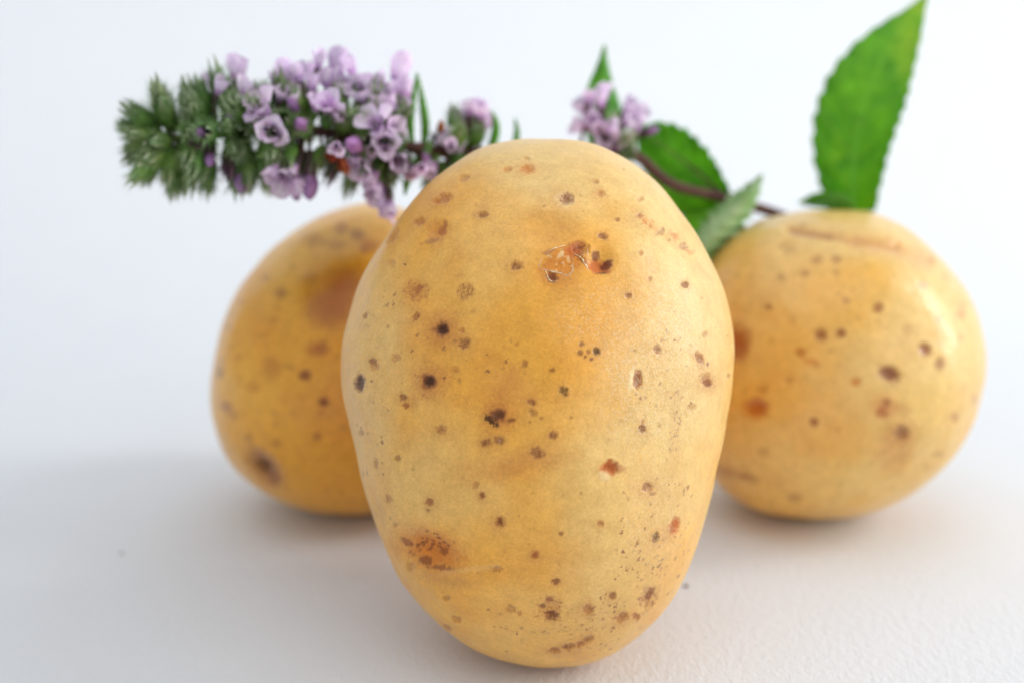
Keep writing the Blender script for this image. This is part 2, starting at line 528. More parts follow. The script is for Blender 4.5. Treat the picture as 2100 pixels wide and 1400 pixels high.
front_ct = [(1130,286),(1060,288),(1000,300),(930,335),(870,385),(820,440),(780,500),(745,560),(720,620),(705,690),(698,760),(702,820),
    (712,880),(727,940),(747,1005),(772,1075),(803,1150),(843,1225),(900,1290),(965,1333),(1040,1359),(1110,1368),(1180,1365),(1245,1346),
    (1310,1303),(1352,1258),(1392,1195),(1423,1120),(1447,1050),(1471,960),(1489,860),(1501,760),(1499,700),(1491,640),(1476,580),(1452,520),
    (1430,478),(1400,430),(1350,370),(1300,330),(1240,300),(1180,287)]
left_ct = [(760,414),(700,428),(650,448),(600,478),(550,520),(510,565),(480,610),(455,660),(440,710),(430,770),(430,830),(441,885),(462,935),
    (492,972),(530,1005),(580,1032),(640,1047),(700,1052),(760,1050),(840,1030),(920,980),(975,900),(1000,800),(1000,700),(980,600),(930,500),(850,435)]
right_ct = [(1450,540),(1500,482),(1560,450),(1640,430),(1720,424),(1790,430),(1850,455),(1910,500),(1955,550),(1990,610),(2010,680),(2018,750),
    (2010,820),(1990,880),(1960,930),(1910,980),(1850,1020),(1780,1050),(1700,1062),(1620,1058),(1550,1040),(1500,1015),(1450,970),(1415,900),
    (1400,820),(1395,740),(1400,660),(1418,600)]

pf = Potato((1105, 800), front_ct, 0.150, 640, 30, back=1.2)
pl = Potato((715, 735), left_ct, 0.128, 270, 24)
pr = Potato((1712, 745), right_ct, 0.128, 270, 24)
pf.base(GOLD, GOLD2, GOLD3, 1)
pl.base(s2l(233, 167, 46), s2l(235, 177, 64), s2l(227, 153, 34), 21)
pr.base(s2l(232, 174, 64), s2l(234, 188, 96), s2l(227, 160, 48), 41)

def lit_pale_skin(pot, px, py, rx, ry, rot, a, seed):  # paints lit-side and rim brightness into the tint, along with paler skin
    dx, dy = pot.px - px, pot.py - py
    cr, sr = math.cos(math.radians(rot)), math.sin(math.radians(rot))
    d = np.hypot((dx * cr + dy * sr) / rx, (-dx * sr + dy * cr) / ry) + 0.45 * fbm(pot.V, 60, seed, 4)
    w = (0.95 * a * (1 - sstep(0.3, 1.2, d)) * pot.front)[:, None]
    pot.tint[:, :3] = pot.tint[:, :3] * (1 - w) + LIT_CREAM * w
lit_pale_skin(pf, 1170, 330, 330, 130, 8, .75, 61)
lit_pale_skin(pf, 1430, 640, 210, 380, 0, .8, 62)
lit_pale_skin(pf, 1340, 1040, 190, 330, 12, .6, 63)
lit_pale_skin(pf, 760, 760, 70, 330, 0, .4, 64)
lit_pale_skin(pf, 900, 1000, 160, 130, 20, .3, 65)
lit_pale_skin(pr, 1720, 470, 260, 110, 5, .7, 66)
lit_pale_skin(pr, 1920, 680, 250, 300, 0, .6, 67)
lit_pale_skin(pr, 1620, 740, 190, 330, 0, .45, 70)
lit_pale_skin(pr, 1800, 960, 220, 110, -15, .5, 68)
# ---- marks on the front potato (where they sit on its skin)
S = pf.spot
S(1125, 470, 62, 36, 0, DRY, 0.55, 0.7, 0.0003)
S(1060, 955, 95, 26, -12, s2l(208, 136, 50), 0.55, 0.8, 0.0002)
S(1040, 790, 40, 34, 0, s2l(206, 138, 62), 0.5, 0.8)
S(1250, 700, 90, 120, 0, GOLD3, 0.25, 0.8)
for a in [(905,675,15,15),(878,782,15,15),(1022,851,15,13)]:
    S(a[0]+2, a[1]+2, a[2]*2.3, a[3]*2.2, 0, s2l(190,112,34), 0.65, 0.8)
    S(a[0], a[1], a[2]*1.05, a[3]*1.0, 0, DKRED, 0.85, 0.45, 0.00018, 0.35, 0.1)
    S(a[0], a[1], a[2]*0.72, a[3]*0.72, 0, s2l(60,34,24), 0.88, 0.5, 0.0001, 0.35, 0.12)
S(1008, 862, 18, 6, 35, DARK, 0.9, 0.3, 0, 0.7, 0.2)
S(1048, 862, 9, 5, -20, DKRED, 0.7, 0.4, 0, 0.7, 0.2)
S(690 + 160/3.5, 640 + 112/3.5, 1, 1)
S(737, 785, 11, 19, 5, DKRED, 0.85, 0.3, 0.0002); S(738, 785, 7, 14, 5, DARK, 0.8, 0.3)
for (x, y, rx, ry, rot, c, al) in [
    (952,704,12,11,0,PUR,.9),(1058,547,13,10,0,PUR,.9),(1160,408,15,13,0,PUR,.85),(1236,485,11,7,10,PUR,.85),(1090,824,10,7,10,PUR,.9),
    (1092,846,9,9,0,DKRED,.6),(997,907,10,9,0,PUR,.85),(1024,903,10,9,0,DKRED,.8),(1133,892,10,8,0,PUR,.9),(1102,928,14,11,20,PUR,.85),
    (763,740,7,7,0,PUR,.85),(767,752,8,8,0,PURL,.6),(850,648,10,6,-45,BRN,.8),(747,647,4,9,15,BRN,.75),(824,815,8,7,0,PUR,.75),(829,832,6,6,0,BRN,.85),
    (840,828,18,16,0,ORG,.3),(808,733,9,9,0,BRN,.5),(988,1015,7,7,0,BRN,.9),(1026,1069,10,11,0,BRN,.85),(1026,1069,5,5,0,DKRED,.8),
    (880,1030,8,8,0,BRN,.75),(878,1046,4,4,0,PUR,.6),(989,440,11,7,0,PUR,.8),(1317,880,8,8,0,PUR,.85),(1317,866,4,8,0,PURL,.6),(1346,717,8,10,-20,PUR,.7),
    (1400,587,7,7,0,PUR,.8),(1286,608,7,6,0,PUR,.75),(1330,575,5,5,0,PURL,.7),(1328,1000,11,10,0,BRN,.8),(1346,1103,7,11,20,DARK,.9),
    (1097,1136,8,8,0,RED,.95),(1140,1189,8,7,0,PUR,.85),(1150,1092,5,4,0,BRN,.85),(1230,1071,7,6,0,PURL,.8),(1255,1221,8,8,0,PUR,.85),
    (1205,1248,12,11,0,PUR,.7),(1275,1265,14,8,-35,BRN,.8),(1303,1262,8,7,0,BRN,.7),(1137,1336,11,6,0,BRN,.9),(1166,1328,12,7,-20,DKRED,.9),
    (1188,1321,9,6,-20,BRN,.85),(1206,1311,12,7,-30,PUR,.7),(1047,1251,11,9,20,BRN,.55),(1065,1260,5,5,0,RED,.6),(1018,1165,12,7,0,PUR,.55),
    (915,1226,9,6,0,PUR,.5),(935,1273,10,8,30,RED,.6),(915,1291,10,6,20,BRN,.6),(843,1160,10,9,0,PUR,.45),(905,881,11,9,0,BRN,.7),
    (815,941,7,6,0,PUR,.6),(770,952,5,10,0,BRN,.6),(738,888,6,7,0,PUR,.55),(798,1022,6,9,-25,BRN,.5),(812,1075,5,5,0,BRN,.5),
    (1155,802,10,9,20,DARK,.85),(1133,760,6,5,0,BRN,.85),(1076,747,7,8,0,BRN,.55),(1060,706,5,4,0,RED,.6),(1192,707,6,5,0,DKRED,.85),(1222,721,8,7,40,DARK,.9),
    (1189,725,6,6,0,DKRED,.8),(1205,722,5,5,0,BRN,.7),(1211,737,5,4,0,DKRED,.8),(1198,733,4,4,0,DKRED,.7),(1450,780,13,15,-40,PUR,.8),(1454,786,7,9,-20,DKRED,.7),
    (1433,735,8,13,-25,BRN,.75),(1443,688,6,7,0,PURL,.6),(1312,521,5,6,0,PURL,.75),(1267,449,5,4,0,BRN,.7),(1222,370,8,5,0,PURL,.55),
    (1231,395,10,7,0,PURL,.7),(1312,408,8,6,0,PURL,.45),(912,410,16,9,-25,RED,.8),(897,417,9,7,0,ORG,.7),(862,457,12,7,-25,RED,.75),(807,485,9,17,40,RED,.6),
    (1082,346,14,9,0,ORG,.9),(1040,348,10,6,-20,ORG,.6),(1078,324,9,4,0,PURL,.4),(950,367,11,7,-20,PURL,.6),(802,540,7,9,0,PURL,.4),(988,1240,0.5,0.5,0,BRN,.2),
    (1170,856,5,4,0,BRN,.5),(1110,857,4,4,0,BRN,.6),(1300,720,4,3,0,BRN,.4),(975,995,7,8,0,BRN,.45),(1420,838,9,9,0,PURL,.5),(1493,770,3,5,0,BRN,.6),
    (970,640,6,5,0,BRN,.3),(1092,1010,4,3,0,BRN,.25),(932,760,10,9,0,RED,.35),(946,678,7,6,0,RED,.35),(1000,735,30,22,0,ORG,.18),(945,825,18,14,0,ORG,.16)]:
    if rx >= 7 and al > 0.6: S(x, y, rx * 1.9, ry * 1.9, rot, s2l(206, 142, 66), 0.38, 0.8)
    S(x, y, rx, ry, rot, c, al * .93, 0.42, 0.00013 if rx > 6 else 0.00004, 0.45, 0.14, 0.35 if rx > 8 else 0.1, 0.7)
S(1024, 903, 3.5, 3.5, 0, s2l(190,140,110), .8); S(1160, 410, 22, 19, 0, PALE, .35, .3); S(1162, 407, 13, 11, 0, BRN, .7, .3, .0001, .5, .14, .5)
S(898, 475, 26, 20, -35, ORG, .55, .5, .00025, .4, .1, .3); S(905, 472, 9, 8, 0, RED, .7); S(885, 492, 14, 5, -15, PUR, .5); S(913, 460, 5, 8, 0, RED, .6)
S(850, 595, 24, 20, -30, RED, .65, .5, .0001, .5, .12, .6); S(954, 598, 18, 16, -30, BRN, .75, .3, .00008, .3, .12, .75); S(855,590,10,7,-50,RED,.6)
S(1250, 958, 17, 14, 0, s2l(184,86,6), .95, .45, .00025, .4, .12, 0, 1); S(1268, 960, 14, 8, 0, RED, .55, .6); S(1246,958,9,8,0,RED,.6); S(1238, 975, 14, 8, 30, PALE, .5)
S(1128, 1248, 24, 30, 10, RED, .6, .5, .0002, .6, .1, .6); S(1132, 1263, 14, 9, 0, DKRED, .85, .4, .0002, .6); S(1113, 1243, 7, 5, 0, DKRED, .7); S(1126,1228,9,7,0,BRN,.7)
S(1328, 1224, 16, 24, 30, BRN, .75, .5, .0002, .6, .1, .6); S(1332, 1218, 6, 14, 25, DKRED, .7)
S(1385, 1080, 10, 19, 15, s2l(190,92,8), .97, .35, .0002, .3, .14, 0, 1); S(1382,1084,5,11,15,RED,.7); S(1372,1095,14,20,0,PURL,.35)
S(1306, 778, 10, 20, 5, s2l(170,96,44), .9, .25, .0003, .3); S(1294, 776, 5, 26, 8, PALE, .8, .4)
# big orange eye low on the left
S(880, 1122, 70, 36, 18, s2l(204,122,30), .7, .8, .0005); S(892, 1132, 46, 26, 20, s2l(208,118,20), .8, .7, .0003, .4, .06, 0, 1)
for k in range(34):
    S(880 + rng.normal(0, 26), 1122 + rng.normal(0, 13), rng.uniform(2, 5), rng.uniform(2, 4), 0, DKRED, rng.uniform(.3, .7), .3, 0, .5, .3)
S(832, 1112, 14, 6, 40, BRN, .7); S(872, 1150, 14, 7, 15, DKRED, .7); S(905, 1163, 24, 5, 8, DKRED, .65, .5, 0, .8); S(908,1135,10,8,0,DKRED,.6)
pf.line([(905, 1172), (960, 1166), (1020, 1160)], 6, PALE, .15)
S(910, 1185, 60, 14, 10, s2l(200,140,64), .5, .8)
# torn-skin eye near the top
S(1140, 570, 40, 20, 15, s2l(196,120,44), .6, .8)
S(1152, 540, 44, 28, -28, s2l(212,132,40), .85, .3, .00012, .35, .06, 0, 1); [S(1152 + rng.normal(0,22), 538 + rng.normal(0,12), rng.uniform(1.5,4), rng.uniform(1.5,3), 0, PALE if rng.random()<.45 else s2l(176,96,26), rng.uniform(.3,.7), .4, 0, .5, .3) for _k in range(36)]; S(1178, 512, 20, 14, -25, s2l(196,100,30), .85, .45, .0001)
S(1192, 512, 16, 14, 20, BRN, .85, .4, .0002, .6, .1, .5); S(1197, 536, 14, 6, 48, DKRED, .8); S(1132, 570, 12, 10, 20, PUR, .85, .35, .0002); S(1125, 517, 14, 5, -15, PURL, .8)
S(1150, 522, 7, 4, -25, PALE, .6); S(1165, 530, 3, 6, 0, PALE, .5)
S(1232, 535, 30, 28, 0, s2l(218,156,44), .7, .6, .0004); S(1228, 548, 24, 15, 10, s2l(186,84,14), .85, .5, .0002, .4, .1, 0, 1)
S(1222, 524, 9, 9, 0, DKRED, .8); S(1244, 544, 13, 9, -35, DKRED, .9); S(1236, 560, 14, 3, -5, DARK, .6)
# eye row on the right shoulder
pf.line([(1295, 425), (1330, 460), (1370, 500), (1420, 540), (1455, 575)], 6, s2l(222, 164, 84), .3)
for (x, y, r, q, c) in [(1310,443,7,5,PURL),(1322,452,8,7,ORG),(1332,462,10,7,ORG),(1352,480,6,9,BRN),(1378,487,11,9,ORG),(1370,494,5,5,BRN),(1400,512,10,6,BRN),(1412,522,8,6,ORG),(1312,440,4,4,BRN)]:
    S(x, y, r, q, 40, c, .7, .55, .00006, .8, .09, .4)
# russet freckles and pale scurf
pf.field(0, 1350, 1010, 75, 60, 0, .8); pf.field(0, 1330, 1140, 85, 120, 10, .8); pf.field(0, 1240, 1260, 150, 70, -20, .75); pf.field(0, 1386, 890, 16, 150, 2, .95)
pf.field(0, 1200, 1320, 130, 30, -10, .6); pf.field(0, 1390, 740, 70, 120, 0, .35); pf.field(0, 1340, 800, 60, 120, 0, .35); pf.field(0, 760, 900, 60, 200, -10, .3); pf.field(0, 930, 740, 160, 130, 0, .22)
pf.field(0, 800, 640, 60, 120, 20, .28); pf.field(0, 1090, 1290, 120, 70, 10, .3)
pf.field(1, 1330, 760, 130, 260, 0, .9); pf.field(1, 1230, 640, 130, 90, -20, .6); pf.field(1, 1340, 1060, 90, 160, 0, .6); pf.field(1, 760, 760, 70, 260, 0, .35)
for k in range(110):
    x, y = rng.uniform(720, 1490), rng.uniform(330, 1350)
    S(x, y, rng.uniform(1.5, 4), None, 0, BRN if rng.random() < .6 else PURL, rng.uniform(.12, .45), .5, 0, .4, .3)
for k in range(40):
    S(rng.uniform(740, 1470), rng.uniform(350, 1330), rng.uniform(8, 26), rng.uniform(8, 20), rng.uniform(0, 180), ORG if rng.random() < .5 else PURL, rng.uniform(.05, .16), .8)

# ---- marks on the left potato
T = pl.spot
T(695, 605, 62, 55, 0, s2l(176,98,34), .7, .8, .0001); T(672, 632, 40, 34, 0, s2l(170,90,30), .6, .7); T(710,575,30,24,0,s2l(166,86,34),.5,.7)
T(653, 714, 22, 14, 0, RED, .65, .6, .0001); T(624, 768, 12, 11, 0, BRN, .85, .5, .0001); T(663, 824, 11, 10, 0, BRN, .9, .4, .0001); T(556, 752, 18, 22, 0, RED, .4, .7)
T(542, 955, 46, 26, 45, s2l(150,84,40), .75, .6, .0006); T(540, 958, 19, 12, 35, DARK, .6, .7, .0004); T(562, 980, 12, 14, 40, BRN, .6, .6)
T(650, 893, 9, 9, 0, BRN, .55); T(578, 600, 12, 10, 0, PUR, .5, .6); T(635, 570, 18, 12, 0, BRN, .3, .7); T(733, 482, 14, 12, 0, BRN, .6, .6); T(700, 470, 14, 12, 0, BRN, .5, .6); T(645, 492, 22, 12, 0, BRN, .4, .7)
T(756, 505, 18, 14, 0, RED, .6, .6); T(690, 503, 20, 10, 0, BRN, .35, .7); T(452, 760, 9, 14, 0, PUR, .5); T(465, 830, 12, 12, 0, BRN, .45); T(480, 848, 14, 10, 50, BRN, .35); T(520, 790, 14, 12, 0, RED, .35, .7)
T(560, 655, 12, 8, 0, BRN, .25, .7); T(510, 895, 10, 10, 0, PUR, .3); T(568, 905, 10, 9, 0, BRN, .35)
for k in range(60):
    T(rng.uniform(440, 760), rng.uniform(430, 1040), rng.uniform(3, 8), None, 0, BRN if rng.random() < .6 else PUR, rng.uniform(.1, .35), .6)
# ---- marks on the right potato
T = pr.spot
pr.line([(1618, 468), (1680, 474), (1730, 484), (1790, 490), (1840, 498)], 9, s2l(192,126,68), .45, .0004); pr.line([(1625, 470), (1665, 474), (1700, 480)], 8, s2l(160,94,50), .4, .0002); pr.line([(1760, 490), (1840, 502), (1900, 530)], 20, s2l(212,152,92), .45, .0003)
T(1512, 700, 26, 34, 0, s2l(160,72,14), .85, .6, .0003); T(1550, 832, 24, 20, 0, s2l(186,92,18), .85, .6, .0005); T(1565, 795, 12, 10, 0, RED, .4)
T(1684, 683, 12, 14, -30, BRN, .75, .5, .0001); T(1725, 680, 10, 10, 0, BRN, .8, .5); T(1643, 719, 11, 10, 0, RED, .6); T(1665, 737, 18, 7, 5, ORG, .5); T(1802, 627, 11, 11, 0, BRN, .7); T(1896, 712, 12, 13, -40, BRN, .85, .5, .0002)
T(1925, 740, 10, 14, 20, BRN, .6); T(1824, 762, 22, 16, 20, PUR, .9, .5, .0003); T(1812, 828, 24, 20, 0, s2l(206,130,70), .6, .7); T(1808, 840, 12, 10, 0, RED, .6); T(1818,820,9,9,0,BRN,.6); T(1849, 835, 16, 14, 0, PURL, .4, .7)
T(1846, 880, 16, 14, 0, s2l(90,60,48), .85, .5, .0002); T(1848, 880, 30, 26, 0, s2l(190,120,60), .45, .7); T(1828, 925, 38, 40, 0, s2l(206,142,72), .6, .6, .0002, .3, .05, .4); T(1755, 778, 12, 9, 0, ORG, .65); T(1670, 861, 9, 9, 0, BRN, .8); T(1955, 850, 10, 10, 0, PURL, .6)
T(1577, 626, 8, 8, 0, BRN, .6); T(1736, 613, 9, 9, 0, BRN, .4); T(1675, 530, 13, 10, 0, BRN, .4); T(1715, 527, 11, 10, 0, BRN, .45); T(1650, 558, 10, 9, 0, BRN, .4); T(1603, 566, 10, 9, 0, BRN, .35); T(1893, 582, 10, 9, 0, PURL, .5); T(1968, 640, 9, 10, 0, PURL, .5); T(1922, 650, 9, 9, 0, PURL, .4)
T(1540, 975, 20, 8, 20, BRN, .4); T(1630, 1015, 16, 10, 0, BRN, .4); T(1565, 922, 12, 10, 0, BRN, .35); T(1490, 960, 40, 12, 15, s2l(170,96,40), .5, .7); T(1862, 672, 10, 14, 0, PURL, .4); T(1995, 812, 6, 12, 0, PURL, .5); T(1615, 505, 18, 10, 20, BRN, .3); T(1620,775,10,8,0,BRN,.3)
for k in range(70):
    T(rng.uniform(1480, 2000), rng.uniform(440, 1050), rng.uniform(3, 8), None, 0, BRN if rng.random() < .6 else PURL, rng.uniform(.1, .35), .6)

o = pf.build(M_POT)
o['label'] = 'large speckled yellow potato standing upright in front with torn skin near its top'
o['category'] = 'potato'; o['group'] = 'yellow potatoes on the white paper'
# the curled rims of torn skin at its upper eye
def ribbon(pot, pts, w, lift):
    d = []
    for (p0, p1) in zip(pts[:-1], pts[1:]):
        for t in np.linspace(0, 1, 5)[:-1]:
            d.append((p0[0] + (p1[0] - p0[0]) * t, p0[1] + (p1[1] - p0[1]) * t))
    d.append(pts[-1])
    d = [(x + random.uniform(-1.6, 1.6), y + random.uniform(-1.6, 1.6)) for x, y in d]
    V, F = [], []
    js = [pot.at(*q) for q in d]
    C = np.array([pot.Vd[j] for j in js]); Nn = np.array([pot.Nrm[j] for j in js])
    C[1:-1] = (C[:-2] + 2 * C[1:-1] + C[2:]) / 4
    for i in range(len(C)):
        tg = C[min(i + 1, len(C) - 1)] - C[max(i - 1, 0)]; tg /= np.linalg.norm(tg)
        sd = np.cross(tg, Nn[i]); e = (0.35 + 0.65 * math.sin(math.pi * (i + 0.5) / len(C))) * random.uniform(.35, 1.15)
        ww = w * e * (0.75 + 0.5 * random.random())
        for k in range(6):
            a = k * math.pi / 3
            V.append(C[i] + Nn[i] * (lift * e + 0.55 * ww * math.sin(a)) + sd * ww * math.cos(a))
        if i:
            b = 6 * (i - 1)
            F += [(b + k, b + (k + 1) % 6, b + 6 + (k + 1) % 6, b + 6 + k) for k in range(6)]
    F += [tuple(range(5, -1, -1)), tuple(range(len(V) - 6, len(V)))]
    return np.array(V) - pot.org, F
for pts, w in [([(1112,530),(1106,545),(1110,553),(1130,556),(1150,562),(1165,566),(1173,558),(1176,545),(1172,526)], .00013),
               ([(1120,556),(1123,568),(1130,577),(1142,578)], .0001), ([(1178,520),(1190,527),(1199,540),(1207,556)], .00014),
               ([(1205,510),(1206,522),(1204,530)], .0001), ([(1122,515),(1140,508),(1158,503)], .0001), ([(1302,766),(1311,780),(1303,790),(1309,795)], .00009)]:
    V, F = ribbon(pf, pts, w * .8, .00004)
    obj('torn_skin', mesh_from('torn_skin', V, F), M_FLAKE, pf.o)

o = pl.build(M_POT2)
o['label'] = 'potato behind on the left under the flowers, half hidden, one dark eye near its base'
o['category'] = 'potato'; o['group'] = 'yellow potatoes on the white paper'
o = pr.build(M_POT2)
o['label'] = 'shiny round potato behind on the right with a crease along its top'
o['category'] = 'potato'; o['group'] = 'yellow potatoes on the white paper'
print('L front/left/right', pf.L, pl.L, pr.L)
for nm, p in (('f', pf), ('l', pl), ('r', pr)):
    print(nm, p.V.min(0), p.V.max(0), 'top depth', p.pz[np.argmax(p.V[:, 2])], 'front depth', p.pz.min())

# ------------------------------------------------------------------ the mint sprig
sprig = bpy.data.objects.new('mint_sprig', None)
COL.objects.link(sprig)
sprig['label'] = 'sprig of flowering mint with lilac flower spike and green leaves lying behind the potatoes'
sprig['category'] = 'mint sprig'

def camdir(dx, dy, c):
    v = dx * RIGHT + dy * UP - c * FWD
    return v / np.linalg.norm(v)

def tube(path, rad, seg=8, cap=True):
    path = np.array(path, float)
    V, F = [], []
    ref = np.array([0.13, 0.2, 0.97])
    for i in range(len(path)):
        t = path[min(i + 1, len(path) - 1)] - path[max(i - 1, 0)]
        t /= np.linalg.norm(t)
        a = np.cross(t, ref); a /= np.linalg.norm(a); b = np.cross(t, a)
        r = rad[i] if hasattr(rad, '__len__') else rad
        for k in range(seg):
            w = 2 * math.pi * k / seg
            V.append(path[i] + r * (a * math.cos(w) + b * math.sin(w)))
        if i:
            q = seg * (i - 1)
            F += [(q + k, q + (k + 1) % seg, q + seg + (k + 1) % seg, q + seg + k) for k in range(seg)]
    if cap:
        F += [tuple(range(seg - 1, -1, -1)), tuple(range(len(V) - seg, len(V)))]
    return V, F

def spline(pts, n):
    pts = np.array(pts, float)
    t = np.r_[0, np.cumsum(np.linalg.norm(np.diff(pts[:, :2], axis=0), axis=1))]
    T = np.linspace(0, t[-1], n)
    # Catmull-Rom through the points
    m = np.gradient(pts, t, axis=0)
    k = np.clip(np.searchsorted(t, T, side='right') - 1, 0, len(t) - 2)
    h = (t[k + 1] - t[k]); s = ((T - t[k]) / h)[:, None]; h = h[:, None]
    return ((2*s**3-3*s**2+1)*pts[k] + (s**3-2*s**2+s)*h*m[k] + (-2*s**3+3*s**2)*pts[k+1] + (s**3-s**2)*h*m[k+1])

STEM_PX = [(300,289,.176),(360,284,.1765),(480,274,.178),(600,266,.1795),(700,274,.181),(800,292,.183),(870,308,.185),(960,318,.190),(1080,320,.195),
           (1200,312,.199),(1300,318,.203),(1370,374,.207),(1490,408,.213),(1600,442,.219),(1700,486,.225)]
sp = spline(STEM_PX, 90)
stem_pts = np.array([P(*q) for q in sp])
node = 1 + sum(0.5 * np.exp(-((sp[:, 0] - c) / 14.0) ** 2) for c in (870, 1250, 1508))
sv, sf = tube(stem_pts, np.interp(sp[:, 0], [285, 500, 870, 1300, 1500, 1700], [.0005, .0008, .0009, .0010, .0010, .0011]) * node, 10)
SV, SF = list(sv), list(sf)

def stem_near(p):
    return stem_pts[np.argmin(((stem_pts - p) ** 2).sum(1))]

def pedicel(p):
    q = stem_near(p)
    mid = (p + q) / 2 + np.array([0, 0, 0.0004])
    v, f = tube([q, mid, p], [.00035, .0003, .0003], 6)
    b = len(SV)
    SV.extend(v); SF.extend([tuple(b + i for i in t) for t in f])

# ---- unit meshes, axis +Z, metres
def calyx_mesh(L=.0042, r=.00105, teeth=5, tooth=.0016, hairs=46, flare=1.0, seed=0):
    rr = random.Random(seed)
    V, F = [], []
    seg = 20
    prof = [(0, .35), (.12, .75), (.35, 1.0), (.65, 1.08), (1.0, 1.05 * flare)]
    for i, (t, q) in enumerate(prof):
        for k in range(seg):
            a = 2 * math.pi * k / seg
            w = r * q * (1 + .06 * math.cos(a * 10))
            z = t * L
            V.append((w * math.cos(a), w * math.sin(a), z))
        if i:
            b = seg * (i - 1)
            F += [(b + k, b + (k + 1) % seg, b + seg + (k + 1) % seg, b + seg + k) for k in range(seg)]
    b = seg * (len(prof) - 1)
    per = seg // teeth
    for t in range(teeth):
        k0 = t * per
        ac = 2 * math.pi * (k0 + per / 2) / seg
        rt = r * (1.05 * flare) * .75
        tip = (rt * math.cos(ac) * flare, rt * math.sin(ac) * flare, L + tooth * rr.uniform(.85, 1.15))
        ti = len(V); V.append(tip)
        m1 = len(V)
        V.append(((V[b + k0][0] * .6 + tip[0] * .55), (V[b + k0][1] * .6 + tip[1] * .55), L + tooth * .35))
        V.append(((V[b + (k0 + per) % seg][0] * .6 + tip[0] * .55), (V[b + (k0 + per) % seg][1] * .6 + tip[1] * .55), L + tooth * .35))
        ring = [b + (k0 + j) % seg for j in range(per + 1)]
        F.append(tuple(ring + [m1 + 1, ti, m1]))
    for h in range(hairs):
        a = rr.uniform(0, 2 * math.pi); z = rr.uniform(.35, 1.35) * L
        q = r * (1.05 if z < L else .8)
        p = np.array((q * math.cos(a), q * math.sin(a), min(z, L * 1.3)))
        d = np.array((math.cos(a), math.sin(a), rr.uniform(.5, 1.6))); d /= np.linalg.norm(d)
        ln = rr.uniform(.0008, .0021)
        s = np.array((-math.sin(a), math.cos(a), 0)) * .00006
        n = len(V)
        V += [tuple(p - s), tuple(p + s), tuple(p + d * ln)]
        F.append((n, n + 1, n + 2))
    return mesh_from('calyx', V, F)

def closed_bud_mesh(L=.0040, r=.0011):
    V, F = [], []
    seg = 12
    prof = [(0, .35), (.2, .8), (.45, 1.0), (.7, .9), (.88, .6), (1.0, .15)]
    for i, (t, q) in enumerate(prof):
        for k in range(seg):
            a = 2 * math.pi * k / seg
            w = r * q * (1 + .10 * math.cos(4 * a))
            V.append((w * math.cos(a), w * math.sin(a), t * L))
        if i:
            b = seg * (i - 1)
            F += [(b + k, b + (k + 1) % seg, b + seg + (k + 1) % seg, b + seg + k) for k in range(seg)]
    F.append(tuple(range(len(V) - seg, len(V))))
    return mesh_from('flower_bud', V, F)

def tube_mesh(L, r0, r1):
    V, F = [], []
    seg = 16
    for i, t in enumerate(np.linspace(0, 1, 7)):
        w = r0 + (r1 - r0) * t ** 1.6
        for k in range(seg):
            a = 2 * math.pi * k / seg
            V.append((w * math.cos(a), w * math.sin(a), t * L))
        if i:
            b = seg * (i - 1)
            F += [(b + k, b + (k + 1) % seg, b + seg + (k + 1) % seg, b + seg + k) for k in range(seg)]
    return mesh_from('flower', V, F)

def petal_mesh(L, w, z0, r0, spread, cup):
    """one rounded lobe starting on the tube rim (x = r0, z = z0) and leaning outward by spread degrees"""
    nu, nv = 9, 9
    V, F = [], []
    for i in range(nu):
        u = i / (nu - 1)
        hw = w * (0.62 + 0.55 * math.sin(math.pi * min(u * 0.62 + .12, 1))) * math.sqrt(max(0, 1 - (max(0, u - .45) / .56) ** 2.2)) 
        ang = math.radians(spread) * (0.25 + 0.95 * u)
        if i == 0: x, z = r0 * .92, z0 - .0001
        else:
            x += L / (nu - 1) * math.sin(ang); z += L / (nu - 1) * math.cos(ang)
        for j in range(nv):
            v = 2 * j / (nv - 1) - 1
            lift = cup * (v * v) * hw
            y = v * hw
            V.append((x - lift * math.cos(ang) - (0 if i else r0 * .25 * v * v), y, z + lift * math.sin(ang)))
        if i:
            b = nv * (i - 1)
            F += [(b + j, b + j + 1, b + nv + j + 1, b + nv + j) for j in range(nv - 1)]
    return mesh_from('petal', V, F)

def stamen_mesh(L, r, z0):
    V, F = [], []
    for k in range(4):
        a = k * math.pi / 2 + .7
        p0 = np.array((r * math.cos(a), r * math.sin(a), 0)); p1 = p0 * 1.6 + np.array((0, 0, L))
        v, f = tube([p0, (p0 + p1) / 2, p1], .00006, 5)
        b = len(V); V += v; F += [tuple(b + i for i in t) for t in f]
        v, f = tube([p1, p1 + np.array((0, 0, .0002)), p1 + np.array((0, 0, .0004))], [.00012, .0002, .0001], 6)
        b = len(V); V += v; F += [tuple(b + i for i in t) for t in f]
    return mesh_from('stamen', V, F)

CALYX = [calyx_mesh(seed=k) for k in range(4)]
CALYXB = [calyx_mesh(L=.0036, r=.00108, tooth=.0030, hairs=150, flare=.9, seed=10 + k) for k in range(6)]
for m in CALYX[:2] + CALYXB[:3]: m.materials.append(M_CALYX)
for m in CALYXB[3:5]: m.materials.append(M_CALYXL)
for m in CALYX[2:] + CALYXB[5:]: m.materials.append(M_CALYXP)
BUD = closed_bud_mesh(); BUD.materials.append(M_BUD)
GBUD = closed_bud_mesh(.0046, .0010); GBUD.materials.append(M_CALYX)
KIND = {'open': dict(t=(.0030, .0006, .0014), p=(.0027, .00135, .0030, .0014, 66, .45), s=.0048),
        'half': dict(t=(.0034, .0006, .0015), p=(.0034, .00135, .0034, .0015, 13, .55), s=.0062),
        'cup':  dict(t=(.0030, .0006, .0015), p=(.0028, .00145, .0030, .0015, 34, .6), s=.0052)}
